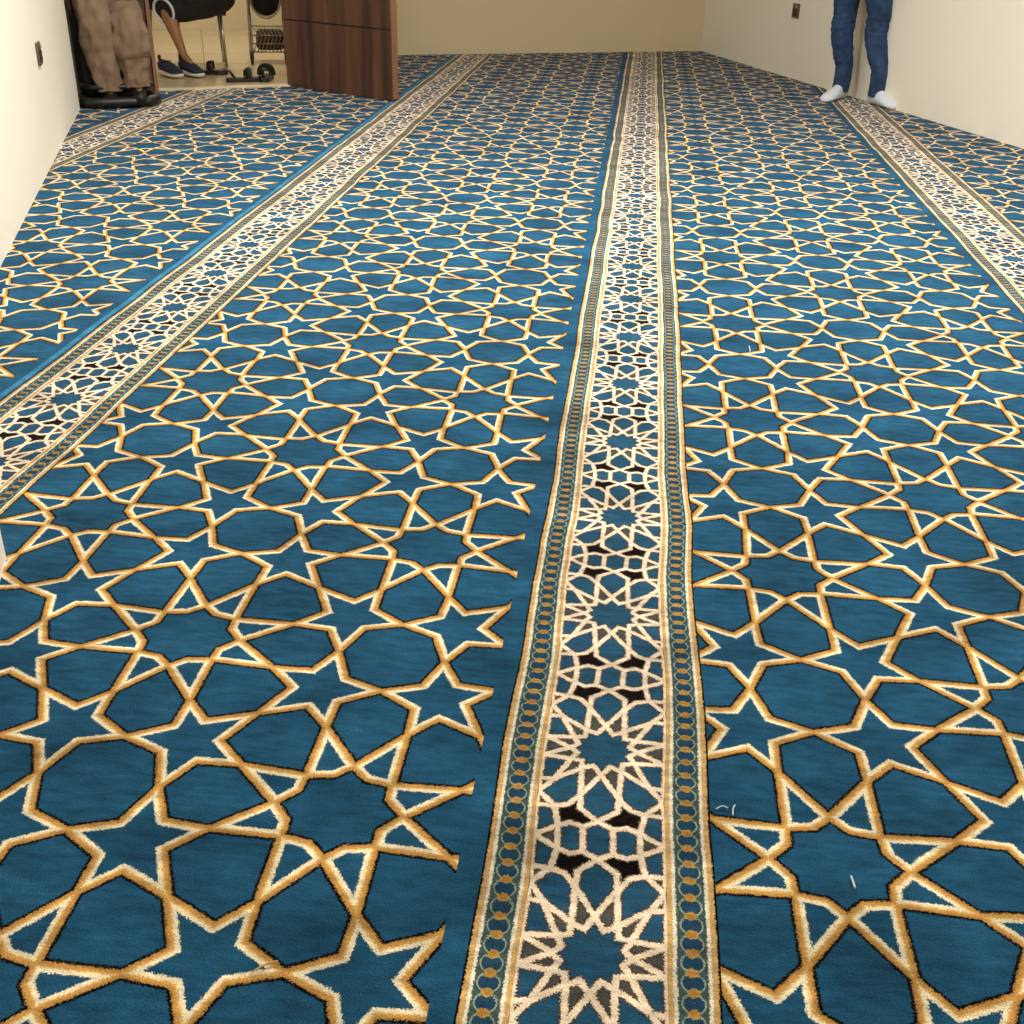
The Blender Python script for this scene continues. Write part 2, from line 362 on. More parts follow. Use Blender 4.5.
# ---------------------------------------------------------------- generic mesh builders
class MB:
    def __init__(s): s.bm = bmesh.new()
    def box(s, c, size, rz=0.0, rx=0.0, ry=0.0, bevel=0.0):
        M = Matrix.Translation(c) @ Matrix.Rotation(rz, 4, 'Z') @ Matrix.Rotation(ry, 4, 'Y') @ Matrix.Rotation(rx, 4, 'X') @ Matrix.Diagonal((size[0], size[1], size[2], 1))
        r = bmesh.ops.create_cube(s.bm, size=1.0, matrix=M)
        if bevel:
            es = list({e for v in r['verts'] for e in v.link_edges})
            bmesh.ops.bevel(s.bm, geom=es, offset=bevel, segments=3, affect='EDGES', profile=0.5)
        return s
    def prism(s, pts, z0, z1):
        b = [s.bm.verts.new((x, y, z0)) for x, y in pts]; t = [s.bm.verts.new((x, y, z1)) for x, y in pts]
        n = len(pts); s.bm.faces.new(b[::-1]); s.bm.faces.new(t)
        for i in range(n): s.bm.faces.new((b[i], b[(i+1) % n], t[(i+1) % n], t[i]))
        return s
    def tube(s, pts, rad, seg=10, closed=False, sub=1):
        """smooth tube or tapered limb; rad is a number, list, or list of (rx, ry)"""
        P = [Vector(p) for p in pts]; n = len(P)
        Rr = [rad]*n if isinstance(rad, (int, float)) else list(rad)
        Rr = [(r, r) if isinstance(r, (int, float)) else r for r in Rr]
        if sub > 1:
            P2, R2 = [], []
            rng = n if closed else n-1
            for i in range(rng):
                if closed: a, b, c, d = P[i-1], P[i], P[(i+1) % n], P[(i+2) % n]
                else: a, b, c, d = P[max(i-1, 0)], P[i], P[i+1], P[min(i+2, n-1)]
                ra, rb, rc, rd = [Rr[j % n] if closed else Rr[min(max(j, 0), n-1)] for j in (i-1, i, i+1, i+2)]
                for k in range(sub):
                    t = k/sub; h = [-.5*t+t*t-.5*t**3, 1-2.5*t*t+1.5*t**3, .5*t+2*t*t-1.5*t**3, -.5*t*t+.5*t**3]
                    P2.append(a*h[0]+b*h[1]+c*h[2]+d*h[3])
                    R2.append(tuple(max(1e-4, ra[q]*h[0]+rb[q]*h[1]+rc[q]*h[2]+rd[q]*h[3]) for q in (0, 1)))
            if not closed: P2.append(P[-1]); R2.append(Rr[-1])
            P, Rr = P2, R2; n = len(P)
        rings = []; ref = None
        for i in range(n):
            d = (P[(i+1) % n]-P[i-1]) if closed or 0 < i < n-1 else (P[1]-P[0] if i == 0 else P[-1]-P[-2])
            d.normalize()
            if ref is None:
                ref = Vector((1, 0, 0)) if abs(d.x) < .8 else Vector((0, 0, 1))
            u = (ref-d*ref.dot(d)).normalized(); v = d.cross(u); ref = u
            rings.append([s.bm.verts.new(P[i]+u*Rr[i][0]*math.cos(2*pi*k/seg)+v*Rr[i][1]*math.sin(2*pi*k/seg)) for k in range(seg)])
        for i in range(n if closed else n-1):
            a, b = rings[i], rings[(i+1) % n]
            for k in range(seg): s.bm.faces.new((a[k], a[(k+1) % seg], b[(k+1) % seg], b[k]))
        if not closed: s.bm.faces.new(rings[0][::-1]); s.bm.faces.new(rings[-1])
        return s
    def wrinkle(s, amp, scale, stretch=(1, 1, 1)):
        s.bm.normal_update()
        for v in s.bm.verts:
            q = Vector((v.co.x*scale*stretch[0], v.co.y*scale*stretch[1], v.co.z*scale*stretch[2]))
            v.co += v.normal*amp*(noise.noise(q)+.5*noise.noise(q*2.1))
        return s
    def build(s, name, mat, parent=None, smooth=True, subsurf=0):
        bmesh.ops.recalc_face_normals(s.bm, faces=s.bm.faces)
        me = bpy.data.meshes.new(name); s.bm.to_mesh(me); s.bm.free()
        me.materials.append(mat)
        if smooth:
            for p in me.polygons: p.use_smooth = True
        o = bpy.data.objects.new(name, me); COL.objects.link(o)
        if parent is not None:
            o.parent = parent; o.matrix_parent_inverse = Matrix.Translation(parent.location).inverted()
        if subsurf:
            sm = o.modifiers.new('sub', 'SUBSURF'); sm.levels = subsurf; sm.render_levels = subsurf
        return o
def tag(o, label=None, cat=None, group=None, kind=None):
    if label: o['label'] = label
    if cat: o['category'] = cat
    if group: o['group'] = group
    if kind: o['kind'] = kind
    return o
def thing(name, loc, label, cat, group=None):
    e = bpy.data.objects.new(name, None); COL.objects.link(e); e.location = loc
    e.empty_display_size = .1
    return tag(e, label, cat, group)
def struct(name, mb, mat, smooth=False): return tag(mb.build(name, mat, None, smooth), kind='structure')

# ---------------------------------------------------------------- room shell
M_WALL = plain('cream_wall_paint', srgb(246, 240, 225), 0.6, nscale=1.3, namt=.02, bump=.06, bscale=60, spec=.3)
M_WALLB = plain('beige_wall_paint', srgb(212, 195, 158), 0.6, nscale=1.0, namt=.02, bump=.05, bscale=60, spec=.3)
M_CEIL = plain('white_ceiling', srgb(240, 238, 230), 0.8, nscale=3, namt=.02)
M_FLOOR = plain('screed', srgb(120, 118, 112), 0.9, nscale=4, namt=.1)
CEIL = 2.8
def quad(*pts): return [(p.x, p.y) for p in pts]
Tn = 0.12
bL = along(NEAR_T, 0); bR = along(NEAR_T, R_N)
rt_back = loc2(BK_B)[0]
struct('wall_left', MB().prism(quad(along(NEAR_T-.1, 0), along(T_END, 0), along(T_END, -Tn), along(NEAR_T-.1, -Tn)), -.02, CEIL), M_WALL)
struct('wall_right', MB().prism(quad(along(NEAR_T-.1, R_N), along(rt_back+.3, R_N), along(rt_back+.3, R_N+Tn), along(NEAR_T-.1, R_N+Tn)), -.02, CEIL), M_WALL)
b0 = BK_A-BK_D*.46; b1 = BK_B+BK_D*.1
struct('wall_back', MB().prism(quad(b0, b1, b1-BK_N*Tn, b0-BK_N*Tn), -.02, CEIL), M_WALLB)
struct('wall_near', MB().prism(quad(bL, bR, bR-WD*Tn, bL-WD*Tn), -.02, CEIL), M_WALL)
# wall pier projecting from the left wall close to the camera
struct('trim_1', MB().prism(quad(along(NEAR_T, 0), along(-1.80, 0), along(-1.80, .248), along(NEAR_T, .248)), -.02, CEIL), M_WALL)
# wall running back from the hinge side of the hall doorway
hk = DOOR_R.copy()
HB = BK_A-BK_D*.44; HD = (HB-hk).normalized(); HN = Vector((HD.y, -HD.x, 0))
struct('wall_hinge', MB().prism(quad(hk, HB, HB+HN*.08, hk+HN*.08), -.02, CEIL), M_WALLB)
# corner bay behind the black chair
a0 = along(T_END, -.62); a1 = along(T_END+1.0, -.62)
struct('wall_bay_side', MB().prism(quad(a0, a1, a1-WN*Tn, a0-WN*Tn), -.02, CEIL), M_WALL)
struct('wall_bay_front', MB().prism(quad(along(T_END, -.62-Tn), along(T_END, -Tn), along(T_END-Tn, -Tn), along(T_END-Tn, -.62-Tn)), -.02, CEIL), M_WALL)
d0 = DOOR_L - DD*.14; d1 = DOOR_L - DD*1.3
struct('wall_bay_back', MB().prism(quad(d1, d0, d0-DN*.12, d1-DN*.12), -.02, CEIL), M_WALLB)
zf = MB(); zf.prism(quad(along(NEAR_T-.2, -1.0), along(NEAR_T-.2, R_N+.3), along(rt_back+1.2, R_N+.3), along(rt_back+1.2, -1.0)), -.06, -.012)
struct('floor', zf, M_FLOOR)
struct('ceiling', MB().prism(quad(along(NEAR_T-.2, -3.2), along(NEAR_T-.2, R_N+.3), along(rt_back+2.5, R_N+.3), along(rt_back+2.5, -3.2)), CEIL, CEIL+.08), M_CEIL)

# hall beyond the doorway: glossy beige tiles
mt, nt, bs = new_mat('beige_floor_tiles')
tc = nt.nodes.new('ShaderNodeTexCoord'); mp = nt.nodes.new('ShaderNodeMapping'); mp.inputs['Rotation'].default_value = (0, 0, -ANG)
br = nt.nodes.new('ShaderNodeTexBrick'); br.offset = 0; br.inputs['Scale'].default_value = 1.0
br.inputs['Brick Width'].default_value = .6; br.inputs['Row Height'].default_value = .6; br.inputs['Mortar Size'].default_value = .004
br.inputs['Color1'].default_value = srgb(196, 178, 142); br.inputs['Color2'].default_value = srgb(186, 168, 132); br.inputs['Mortar'].default_value = srgb(120, 104, 78)
nt.links.new(tc.outputs['Object'], mp.inputs[0]); nt.links.new(mp.outputs[0], br.inputs['Vector']); nt.links.new(br.outputs['Color'], bs.inputs['Base Color'])
bs.inputs['Roughness'].default_value = .22
hl = DOOR_L-DD*1.6; hr = DOOR_R+DD*0.0
struct('floor_hall', MB().prism(quad(hl-DN*.06, hr-DN*.06-WN*.0, hr+HD*1.6+WD*1.9, hl+WD*3.6), -.05, 0.001), mt)
M_SILL = plain('marble_sill', srgb(222, 208, 178), .3, nscale=8, namt=.06)
struct('trim_2', MB().prism(quad(DOOR_L+DD*.004, DOOR_R-DD*.004, DOOR_R-DN*.06-DD*.004, DOOR_L-DN*.06+DD*.004), -.01, 0.008), M_SILL)
hw = Vector((-3.68, 10.0, 0)); 
struct('wall_hall', MB().prism(quad(hw-WN*2.2, hw+WN*2.1, hw+WN*2.1+WD*.1, hw-WN*2.2+WD*.1), -.02, CEIL), M_WALLB)

# wood
def wood(name, c1, c2, scale=6.0, rough=.45):
    m, nt, b = new_mat(name)
    tc = nt.nodes.new('ShaderNodeTexCoord'); mp = nt.nodes.new('ShaderNodeMapping'); mp.inputs['Scale'].default_value = (scale*2.4, scale*2.4, scale*.16)
    nz = nt.nodes.new('ShaderNodeTexNoise'); nz.inputs['Scale'].default_value = 1.0; nz.inputs['Detail'].default_value = 6; nz.inputs['Distortion'].default_value = .6
    cr = nt.nodes.new('ShaderNodeValToRGB'); cr.color_ramp.elements[0].position = .33; cr.color_ramp.elements[1].position = .68
    cr.color_ramp.elements[0].color = c1; cr.color_ramp.elements[1].color = c2
    nt.links.new(tc.outputs['Object'], mp.inputs[0]); nt.links.new(mp.outputs[0], nz.inputs['Vector']); nt.links.new(nz.outputs['Fac'], cr.inputs[0]); nt.links.new(cr.outputs[0], b.inputs['Base Color'])
    b.inputs['Roughness'].default_value = rough
    return m
M_WOOD = wood('walnut_veneer', srgb(62, 40, 28), srgb(108, 74, 54))
M_WEDGE = wood('walnut_edge', srgb(120, 84, 56), srgb(150, 108, 74))
M_DWOOD = wood('dark_walnut', srgb(66, 42, 28), srgb(96, 64, 44))
M_CHROME = plain('brushed_metal', srgb(190, 180, 165), .3, 1.0, nscale=30, namt=.1)
M_GROOVE = plain('groove_shadow_line', srgb(40, 26, 20), .7, nscale=20, namt=.1)
# left post of the doorway
pj = thing('door_frame', (DOOR_L-DD*.07)[:], 'dark brown wooden door post with thin metal edge beside the black chair', 'door frame')
pj['kind'] = 'structure'; pj.name = 'trim_3'
a = math.atan2(DD.y, DD.x)
c0 = DOOR_L-DD*.082
MB().box((c0.x, c0.y, 1.09), (.115, .17, 2.18), rz=a, bevel=.004).build('post', M_DWOOD, pj, False)
c0 = DOOR_L-DD*.012+DN*.005
MB().box((c0.x, c0.y, 1.09), (.022, .18, 2.18), rz=a, bevel=.003).build('metal_strip', M_WEDGE, pj, False)
# open door leaf
LA, LB = Vector((-2.118, 7.045, 0)), Vector((-1.385, 6.618, 0))
LD = (LB-LA).normalized(); LN = Vector((LD.y, -LD.x, 0)); la = math.atan2(LD.y, LD.x); LL = (LB-LA).length
dr = thing('door_1', LA[:], None, None); dr['kind'] = 'structure'
mid = (LA+LB)/2 - LN*.022
lo = MB()
lo.box((mid.x, mid.y, .003+.364/2), (LL, .044, .364), rz=la, bevel=.002)
lo.build('panel', M_WOOD, dr, False)
MB().box((mid.x, mid.y, .375+1.735/2), (LL, .044, 1.735), rz=la, bevel=.002).build('panel', M_WOOD, dr, False)
MB().box((mid.x, mid.y, .371), (LL-.004, .036, .012), rz=la).build('groove', M_GROOVE, dr, False)
ee = LB - LN*.022 + LD*.0035
MB().box((ee.x, ee.y, 1.06), (.006, .0445, 2.1), rz=la, bevel=.001).build('edge_band', M_WEDGE, dr, False)
for zz in (.25, 1.9):
    h = LA-LN*.03; MB().tube([(h.x-.008, h.y+.004, zz-.05), (h.x-.008, h.y+.004, zz+.05)], .009).build('hinge', M_CHROME, dr)
hb = LA+LD*(LL-.07)
hd = MB(); p = hb+LN*.001
hd.tube([(p.x, p.y, 1.0), (p.x+LN.x*.05, p.y+LN.y*.05, 1.0), (p.x+LN.x*.055-LD.x*.12, p.y+LN.y*.055-LD.y*.12, 1.0)], .009, sub=3)
hd.build('handle', M_CHROME, dr)

# ---------------------------------------------------------------- wall sockets
M_PLATE = plain('bronze_plate', srgb(112, 98, 70), .35, .6, nscale=60, namt=.08)
M_SOCK = plain('black_plastic', srgb(38, 34, 30), .4, nscale=60, namt=.1)
def socket(t, n, face, label):
    c = along(t, n, .418)
    e = thing('wall_socket', c[:], label, 'power socket', 'sockets on the side walls')
    nrm = WN*face
    o = c+nrm*.006; a = math.atan2(nrm.y, nrm.x)
    MB().box(o, (.010, .088, .088), rz=a, bevel=.003).build('plate', M_PLATE, e, False)
    o = c+nrm*.0125
    m = MB(); m.box(o+Vector((0, 0, -.01)), (.004, .056, .044), rz=a, bevel=.001); m.build('insert', M_SOCK, e, False)
    m = MB()
    u = Vector((-nrm.y, nrm.x, 0))
    for du, dz, sz in ((0, .006, (.003, .006, .012)), (-.012, -.017, (.003, .010, .005)), (.012, -.017, (.003, .010, .005))):
        m.box(c+nrm*.0148+u*du+Vector((0, 0, dz)), sz, rz=a)
    m.build('pin_holes', plain('hole', srgb(8, 8, 8), .8, nscale=50, namt=.1), e, False)
    m = MB(); m.box(c+nrm*.014+Vector((0, 0, .027))+u*.018, (.006, .014, .016), rz=a, bevel=.002); m.build('switch', plain('beige_switch', srgb(170, 158, 130), .4, nscale=50, namt=.05), e, False)
ts = loc2((-2.44, 4.70))[0]; socket(ts, 0, 1, 'bronze power socket on the left wall')
ts = loc2((.992, 8.37))[0]; socket(ts, R_N, -1, 'bronze power socket on the right wall, left of the person in jeans')

# ---------------------------------------------------------------- people: shared pieces
M_SKIN = plain('skin', srgb(150, 104, 70), .5, nscale=20, namt=.06)
M_HAIR = plain('black_hair', srgb(20, 16, 14), .7, nscale=90, namt=.3, bump=.4)
M_JEAN = plain('blue_denim', srgb(30, 56, 92), .85, nscale=14, namt=.45, bump=.25, bscale=45)
M_SOCKW = plain('white_cotton', srgb(212, 216, 226), .9, nscale=90, namt=.04, bump=.2)
M_SHIRT = plain('grey_shirt', srgb(96, 100, 108), .85, nscale=20, namt=.1, bump=.2)
M_TAUPE = plain('taupe_cloth', srgb(124, 102, 82), .9, nscale=9, namt=.12, bump=.3, bscale=40)
M_BLKC = plain('black_cloth', srgb(16, 17, 20), .85, nscale=20, namt=.2, bump=.2)
M_BLKP = plain('black_rubber', srgb(14, 14, 15), .45, nscale=30, namt=.2)

def skin_body(name, verts, edges, radii, mat, parent, sub=2, root=0):
    me = bpy.data.meshes.new(name); me.from_pydata([Vector(v) for v in verts], edges, [])
    o = bpy.data.objects.new(name, me); COL.objects.link(o)
    md = o.modifiers.new('Skin', 'SKIN'); md.use_smooth_shade = True
    for i, r in enumerate(radii):
        sv = me.skin_vertices[0].data[i]; sv.radius = (r, r) if isinstance(r, (int, float)) else r
        sv.use_root = (i == root)
    ss = o.modifiers.new('sub', 'SUBSURF'); ss.levels = sub; ss.render_levels = sub
    bpy.context.view_layer.update()
    dg = bpy.context.evaluated_depsgraph_get()
    nm = bpy.data.meshes.new_from_object(o.evaluated_get(dg)); nm.name = name
    o.modifiers.clear(); o.data = nm
    nm.materials.clear(); nm.materials.append(mat)
    for p in nm.polygons: p.use_smooth = True
    o.parent = parent; o.matrix_parent_inverse = Matrix.Translation(parent.location).inverted()
    return o
def head_shape(mb, c, fwd, s=1.0):
    """a head with brow, nose, chin built from stacked rings"""
    f = Vector(fwd).normalized(); r = Vector((f.y, -f.x, 0))
    prof = [(-.115, .030, .045, .030), (-.100, .045, .060, .020), (-.070, .056, .072, .008), (-.030, .066, .084, 0), (.010, .072, .092, -.004),
            (.050, .075, .096, -.008), (.085, .066, .084, -.010), (.108, .042, .055, -.012), (.118, .012, .016, -.012)]
    rings = []
    for z, w_, d_, off in prof:
        ring = []
        for k in range(20):
            a = 2*pi*k/20; x = math.cos(a)*w_; y = math.sin(a)*d_+off
            if abs(a-pi/2) < .2 and -.04 < z < .02: y += .020 if z < 0 else .010
            if abs(a-pi/2) < .5 and -.09 < z < -.05: y += .005
            ring.append(mb.bm.verts.new(Vector(c)+(r*x+f*y+Vector((0, 0, z)))*s))
        rings.append(ring)
    for i in range(len(rings)-1):
        for k in range(20): mb.bm.faces.new((rings[i][k], rings[i][(k+1) % 20], rings[i+1][(k+1) % 20], rings[i+1][k]))
    mb.bm.faces.new(rings[0][::-1]); mb.bm.faces.new(rings[-1])
    for sx in (-1, 1): mb.tube([Vector(c)+(r*sx*.072+f*(-.006)+Vector((0, 0, -.035)))*s, Vector(c)+(r*sx*.080+f*(-.012)+Vector((0, 0, .0)))*s, Vector(c)+(r*sx*.074+f*(-.014)+Vector((0, 0, .028)))*s], [.006, .013, .008], seg=8, sub=3)
def eyes(c, fwd, parent, s=1.0):
    f = Vector(fwd).normalized(); r = Vector((f.y, -f.x, 0))
    for sx in (-1, 1):
        m = MB()
        m.tube([Vector(c)+(r*(sx*.032-.013)+f*.081)*s, Vector(c)+(r*sx*.032+f*.088)*s, Vector(c)+(r*(sx*.032+.013)+f*.081)*s], [.002, .006, .002], seg=8, sub=3)
        m.build('eye', plain('dark_eye', srgb(30, 20, 16), .3, nscale=50, namt=.1), parent)
def hair(c, fwd, parent, s=1.0):
    f = Vector(fwd).normalized(); m = MB()
    bmesh.ops.create_uvsphere(m.bm, u_segments=20, v_segments=12, radius=1.0, matrix=Matrix.Translation(Vector(c)+(f*-.022+Vector((0, 0, .050)))*s) @ Matrix.Rotation(math.atan2(f.y, f.x), 4, 'Z') @ Matrix.Diagonal((.092*s, .082*s, .080*s, 1)))
    m.wrinkle(.006, 30); m.build('hair', M_HAIR, parent)

def sock_foot(heel, dirv, L, parent, mat, ankle):
    """foot from heel to toe; heel = floor point under the heel"""
    d = Vector(dirv).normalized(); hz = Vector(heel); up = Vector((0, 0, 1)); s = Vector((d.y, -d.x, 0))
    m = MB(); rings = []
    prof = [(-.02, .012, .020, .030), (0, .030, .046, .036), (.10, .034, .058, .040), (.28, .034, .060, .044), (.45, .037, .044, .037),
            (.62, .043, .031, .031), (.80, .045, .023, .023), (.93, .037, .017, .018), (1.0, .016, .010, .014)]
    for t, w_, h_, z in prof:
        rings.append([m.bm.verts.new(hz+d*(t*L)+s*w_*math.cos(2*pi*k/16)+up*max(.002, z+h_*math.sin(2*pi*k/16)*(1 if math.sin(2*pi*k/16) > 0 else z/h_*.98))) for k in range(16)])
    for i in range(len(rings)-1):
        for k in range(16): m.bm.faces.new((rings[i][k], rings[i][(k+1) % 16], rings[i+1][(k+1) % 16], rings[i+1][k]))
    m.bm.faces.new(rings[0][::-1]); m.bm.faces.new(rings[-1])
    m.tube([hz+d*.055+up*.03, hz+d*.050+up*.08, Vector(ankle)], [.036, .036, .037], seg=14, sub=3)
    m.wrinkle(.0015, 60)
    return m.build('sock', mat, parent)

# ---- person in jeans standing against the right wall
def pt(p): return Vector(p)
PA = Vector((1.24, 7.38, 0))
pa = thing('person', PA[:], 'person in blue jeans and white ankle socks standing with back to the right wall', 'person')
hL = Vector((1.238, 7.470, 0)); hR = Vector((1.372, 7.300, 0))     # heels
dL = (Vector((1.070, 7.23, 0))-hL); dR = (Vector((1.490, 7.04, 0))-hR)
FWD = Vector((-.80, -.60, 0)).normalized(); RT = Vector((FWD.y, -FWD.x, 0))
FWD = Vector((-.87, -.5, 0)).normalized(); SIDE = Vector((.5, -.87, 0)).normalized()
kneeL = Vector((1.168, 7.425, .44)); kneeR = Vector((1.345, 7.31, .44))
hipc = Vector((1.215, 7.36, .86)); hipL = Vector((1.155, 7.42, .82)); hipR = Vector((1.275, 7.31, .82))
aL = hL+dL.normalized()*.05+Vector((0, 0, .105)); aR = hR+dR.normalized()*.05+Vector((0, 0, .105))
# body: one continuous surface
V, E_, Rr = [], [], []
def nd(p, r, prev=None):
    V.append(tuple(p)); Rr.append(r); i = len(V)-1
    if prev is not None: E_.append((prev, i))
    return i
pel = nd(hipc, .10)
for hip, kn, an, hl_, dd in ((hipL, kneeL, aL, hL, dL), (hipR, kneeR, aR, hR, dR)):
    i = nd(hip, .075, pel); i = nd((hip+kn)/2, .062, i); i = nd(kn, .048, i); i = nd((kn*.6+an*.4), .046, i); i = nd(an-Vector((0, 0, .03)), .030, i)
    i = nd(hl_+dd.normalized()*.10+Vector((0, 0, .034)), .018, i); i = nd(hl_+dd.normalized()*.17+Vector((0, 0, .024)), .010, i)
ch = nd(hipc+Vector((0, 0, .20)), (.12, .09), pel); c2 = nd(hipc+Vector((0, 0, .42)), (.13, .10), ch)
nk = nd(hipc+Vector((0, 0, .56)), .055, c2); nk2 = nd(hipc+Vector((0, 0, .63)), .052, nk)
for sg in (-1, 1):
    sh = hipc+SIDE*sg*.17+Vector((0, 0, .47)); el = hipc+SIDE*sg*.22+Vector((0, 0, .20))+FWD*.0; wr = hipc+SIDE*sg*.21+Vector((0, 0, -.03))+FWD*.07
    i = nd(sh, .052, c2); i = nd(el, .038, i); i = nd(wr, .026, i); h = nd(wr+Vector((0, 0, -.06))+FWD*.01, (.036, .018), i)
    for q in range(4):
        b = wr+Vector((0, 0, -.095))+FWD*(.012+(q-1.5)*.02); j = nd(b, .009, h); nd(b+Vector((0, 0, -.07+abs(q-1.4)*.01))+FWD*.006, .008, j)
    b = wr+Vector((0, 0, -.055))+FWD*.045; j = nd(b, .010, h); nd(b+Vector((0, 0, -.035))+FWD*.01, .009, j)
skin_body('body', V, E_, Rr, M_SKIN, pa)
hc = hipc+Vector((0, 0, .735))+FWD*.015
m = MB(); head_shape(m, hc, FWD); m.build('head', M_SKIN, pa, subsurf=1); hair(hc, FWD, pa); eyes(hc, FWD, pa)
sock_foot(hL, dL, .25, pa, M_SOCKW, aL+Vector((0, 0, .02)))
sock_foot(hR, dR, .25, pa, M_SOCKW, aR+Vector((0, 0, .02)))
m = MB()
def leg(m, hip, kn, an, r0=.098, r1=.066, r2=.055):
    sh = (kn+an)/2
    m.tube([hip+Vector((0, 0, .06)), hip-Vector((0, 0, .06)), (hip+kn)/2, kn+Vector((0, 0, .06)), kn, kn-Vector((0, 0, .07)), sh, an+Vector((0, 0, .08)), an-Vector((0, 0, .062))],
           [r0, r0*1.0, .083, .070, .068, .066, .060, .052, .050], seg=28, sub=9)
leg(m, hipL, kneeL, aL); leg(m, hipR, kneeR, aR)
m.tube([hipc-Vector((0, 0, .06)), hipc+Vector((0, 0, .02)), hipc+Vector((0, 0, .12))], [(.13, .10), (.165, .12), (.15, .11)], seg=28, sub=6)
m.wrinkle(.006, 24, (.8, .8, 2.2)); m.wrinkle(.003, 50, (.7, .7, 2.0)); m.build('jeans', M_JEAN, pa, subsurf=1)
m = MB(); m.tube([hipc+Vector((0, 0, .04)), hipc+Vector((0, 0, .2)), hipc+Vector((0, 0, .4)), hipc+Vector((0, 0, .50)), hipc+Vector((0, 0, .56))], [(.165, .125), (.155, .12), (.175, .125), (.16, .10), (.07, .065)], seg=28, sub=5)
for sg in (-1, 1):
    sh = hipc+SIDE*sg*.15+Vector((0, 0, .48)); el = hipc+SIDE*sg*.215+Vector((0, 0, .24))
    m.tube([sh, sh*.5+el*.5+SIDE*sg*.01, el], [.068, .062, .058], seg=18, sub=4)
m.wrinkle(.006, 14); m.build('shirt', M_SHIRT, pa, subsurf=1)

# ---- helper: camera-measured positions were turned into room coordinates beforehand
# ---- black chair and the seated person in taupe clothes in the left corner bay
CH = Vector((-2.775, 6.135, 0))
chair = thing('low_chair', CH[:], 'black low chair with rounded tubular base in the far left corner', 'chair')
ux = Vector((.85, .527, 0)).normalized(); uy = Vector((-ux.y, ux.x, 0))
def lp(a_, b_, z_): return CH+ux*a_+uy*b_+Vector((0, 0, z_))
def rrect(hx, hy, r, z, n=5, ox=0, oy=0):
    pts = []
    for (sx, sy, a0_) in ((1, 1, 0), (-1, 1, pi/2), (-1, -1, pi), (1, -1, 3*pi/2)):
        for k in range(n):
            a_ = a0_+pi/2*k/(n-1); pts.append(lp(ox+sx*(hx-r)+r*math.cos(a_), oy+sy*(hy-r)+r*math.sin(a_), z))
    return pts
MB().tube(rrect(.185, .135, .09, .030, ox=.0, oy=.0), .027, seg=12, closed=True).build('base_rim', M_BLKP, chair)
MB().tube(rrect(.170, .120, .08, .100, ox=.0, oy=.03), .016, seg=12, closed=True).build('seat_rim', M_BLKP, chair)
m = MB(); c_ = lp(0, .02, .012); m.box(c_, (.30, .20, .02), rz=math.atan2(ux.y, ux.x), bevel=.006); m.build('footplate', plain('grey_mat', srgb(70, 66, 64), .8, nscale=30, namt=.2), chair)
m = MB(); c_ = lp(-.135, .10, .34); m.box(c_, (.09, .24, .62), rz=math.atan2(ux.y, ux.x), bevel=.04); m.build('side_panel', M_BLKC, chair)
m = MB(); c_ = lp(.0, .12, .22); m.box(c_, (.30, .20, .20), rz=math.atan2(ux.y, ux.x), bevel=.04); m.build('seat', M_BLKC, chair)
m = MB(); c_ = lp(-.02, .25, .45); m.box(c_, (.30, .05, .62), rz=math.atan2(ux.y, ux.x), bevel=.025); m.build('backrest', M_BLKC, chair)

pb = thing('person', lp(0, .15, 0)[:], 'person in loose taupe trousers and shirt seated on the black low chair at far left', 'person')
FB = -uy
kL_, kR_ = Vector((-2.845, 6.085, .47)), Vector((-2.675, 6.125, .40))
aL_, aR_ = Vector((-2.795, 6.065, .155)), Vector((-2.660, 6.120, .17))
hcB = lp(-.01, .17, .48)
V, E_, Rr = [], [], []
pel = nd(hcB, .09)
for sg, kn, an in ((-1, kL_, aL_), (1, kR_, aR_)):
    i = nd(hcB+ux*sg*.07, .07, pel); i = nd(kn, .05, i); i = nd((kn+an)/2, .045, i); i = nd(an, .03, i); i = nd(an-Vector((0, 0, .075)), .026, i); i = nd(an-uy*.045-Vector((0, 0, .105)), .022, i); i = nd(an-uy*.08-Vector((0, 0, .115)), .016, i)
ch = nd(hcB+Vector((0, 0, .22)), (.12, .09), pel); c2 = nd(hcB+Vector((0, 0, .42)), (.13, .10), ch); nk = nd(hcB+Vector((0, 0, .58)), .05, c2)
for sg in (-1, 1):
    sh = hcB+ux*sg*.17+Vector((0, 0, .44)); el = hcB+ux*sg*.21+Vector((0, 0, .20))-uy*.06; wr = (kL_ if sg < 0 else kR_)+Vector((0, 0, .20))+uy*.13
    i = nd(sh, .05, c2); i = nd(el, .036, i); i = nd(wr, .025, i); h = nd(wr-uy*.05-Vector((0, 0, .03)), (.034, .018), i)
    for q in range(4):
        b = wr-uy*.085-Vector((0, 0, .045))+ux*(q-1.5)*.02; j = nd(b, .009, h); nd(b-uy*.05-Vector((0, 0, .035)), .008, j)
    b = wr-uy*.05-Vector((0, 0, .035))-ux*sg*.04; j = nd(b, .010, h); nd(b-uy*.03-Vector((0, 0, .02)), .009, j)
skin_body('body', V, E_, Rr, M_SKIN, pb)
hh_ = hcB+Vector((0, 0, .74))-uy*.02
m = MB(); head_shape(m, hh_, FB); m.build('head', M_SKIN, pb, subsurf=1); hair(hh_, FB, pb); eyes(hh_, FB, pb)
M_FOOT = plain('black_footwear', srgb(20, 18, 18), .6, nscale=40, namt=.2)
for an in (aL_, aR_):
    m = MB(); m.tube([an-Vector((0, 0, .03)), an-Vector((0, 0, .10)), an-uy*.03-Vector((0, 0, .118)), an-uy*.09-Vector((0, 0, .125))], [.040, .040, .040, .026], seg=14, sub=4); m.build('shoe', M_FOOT, pb)
m = MB()
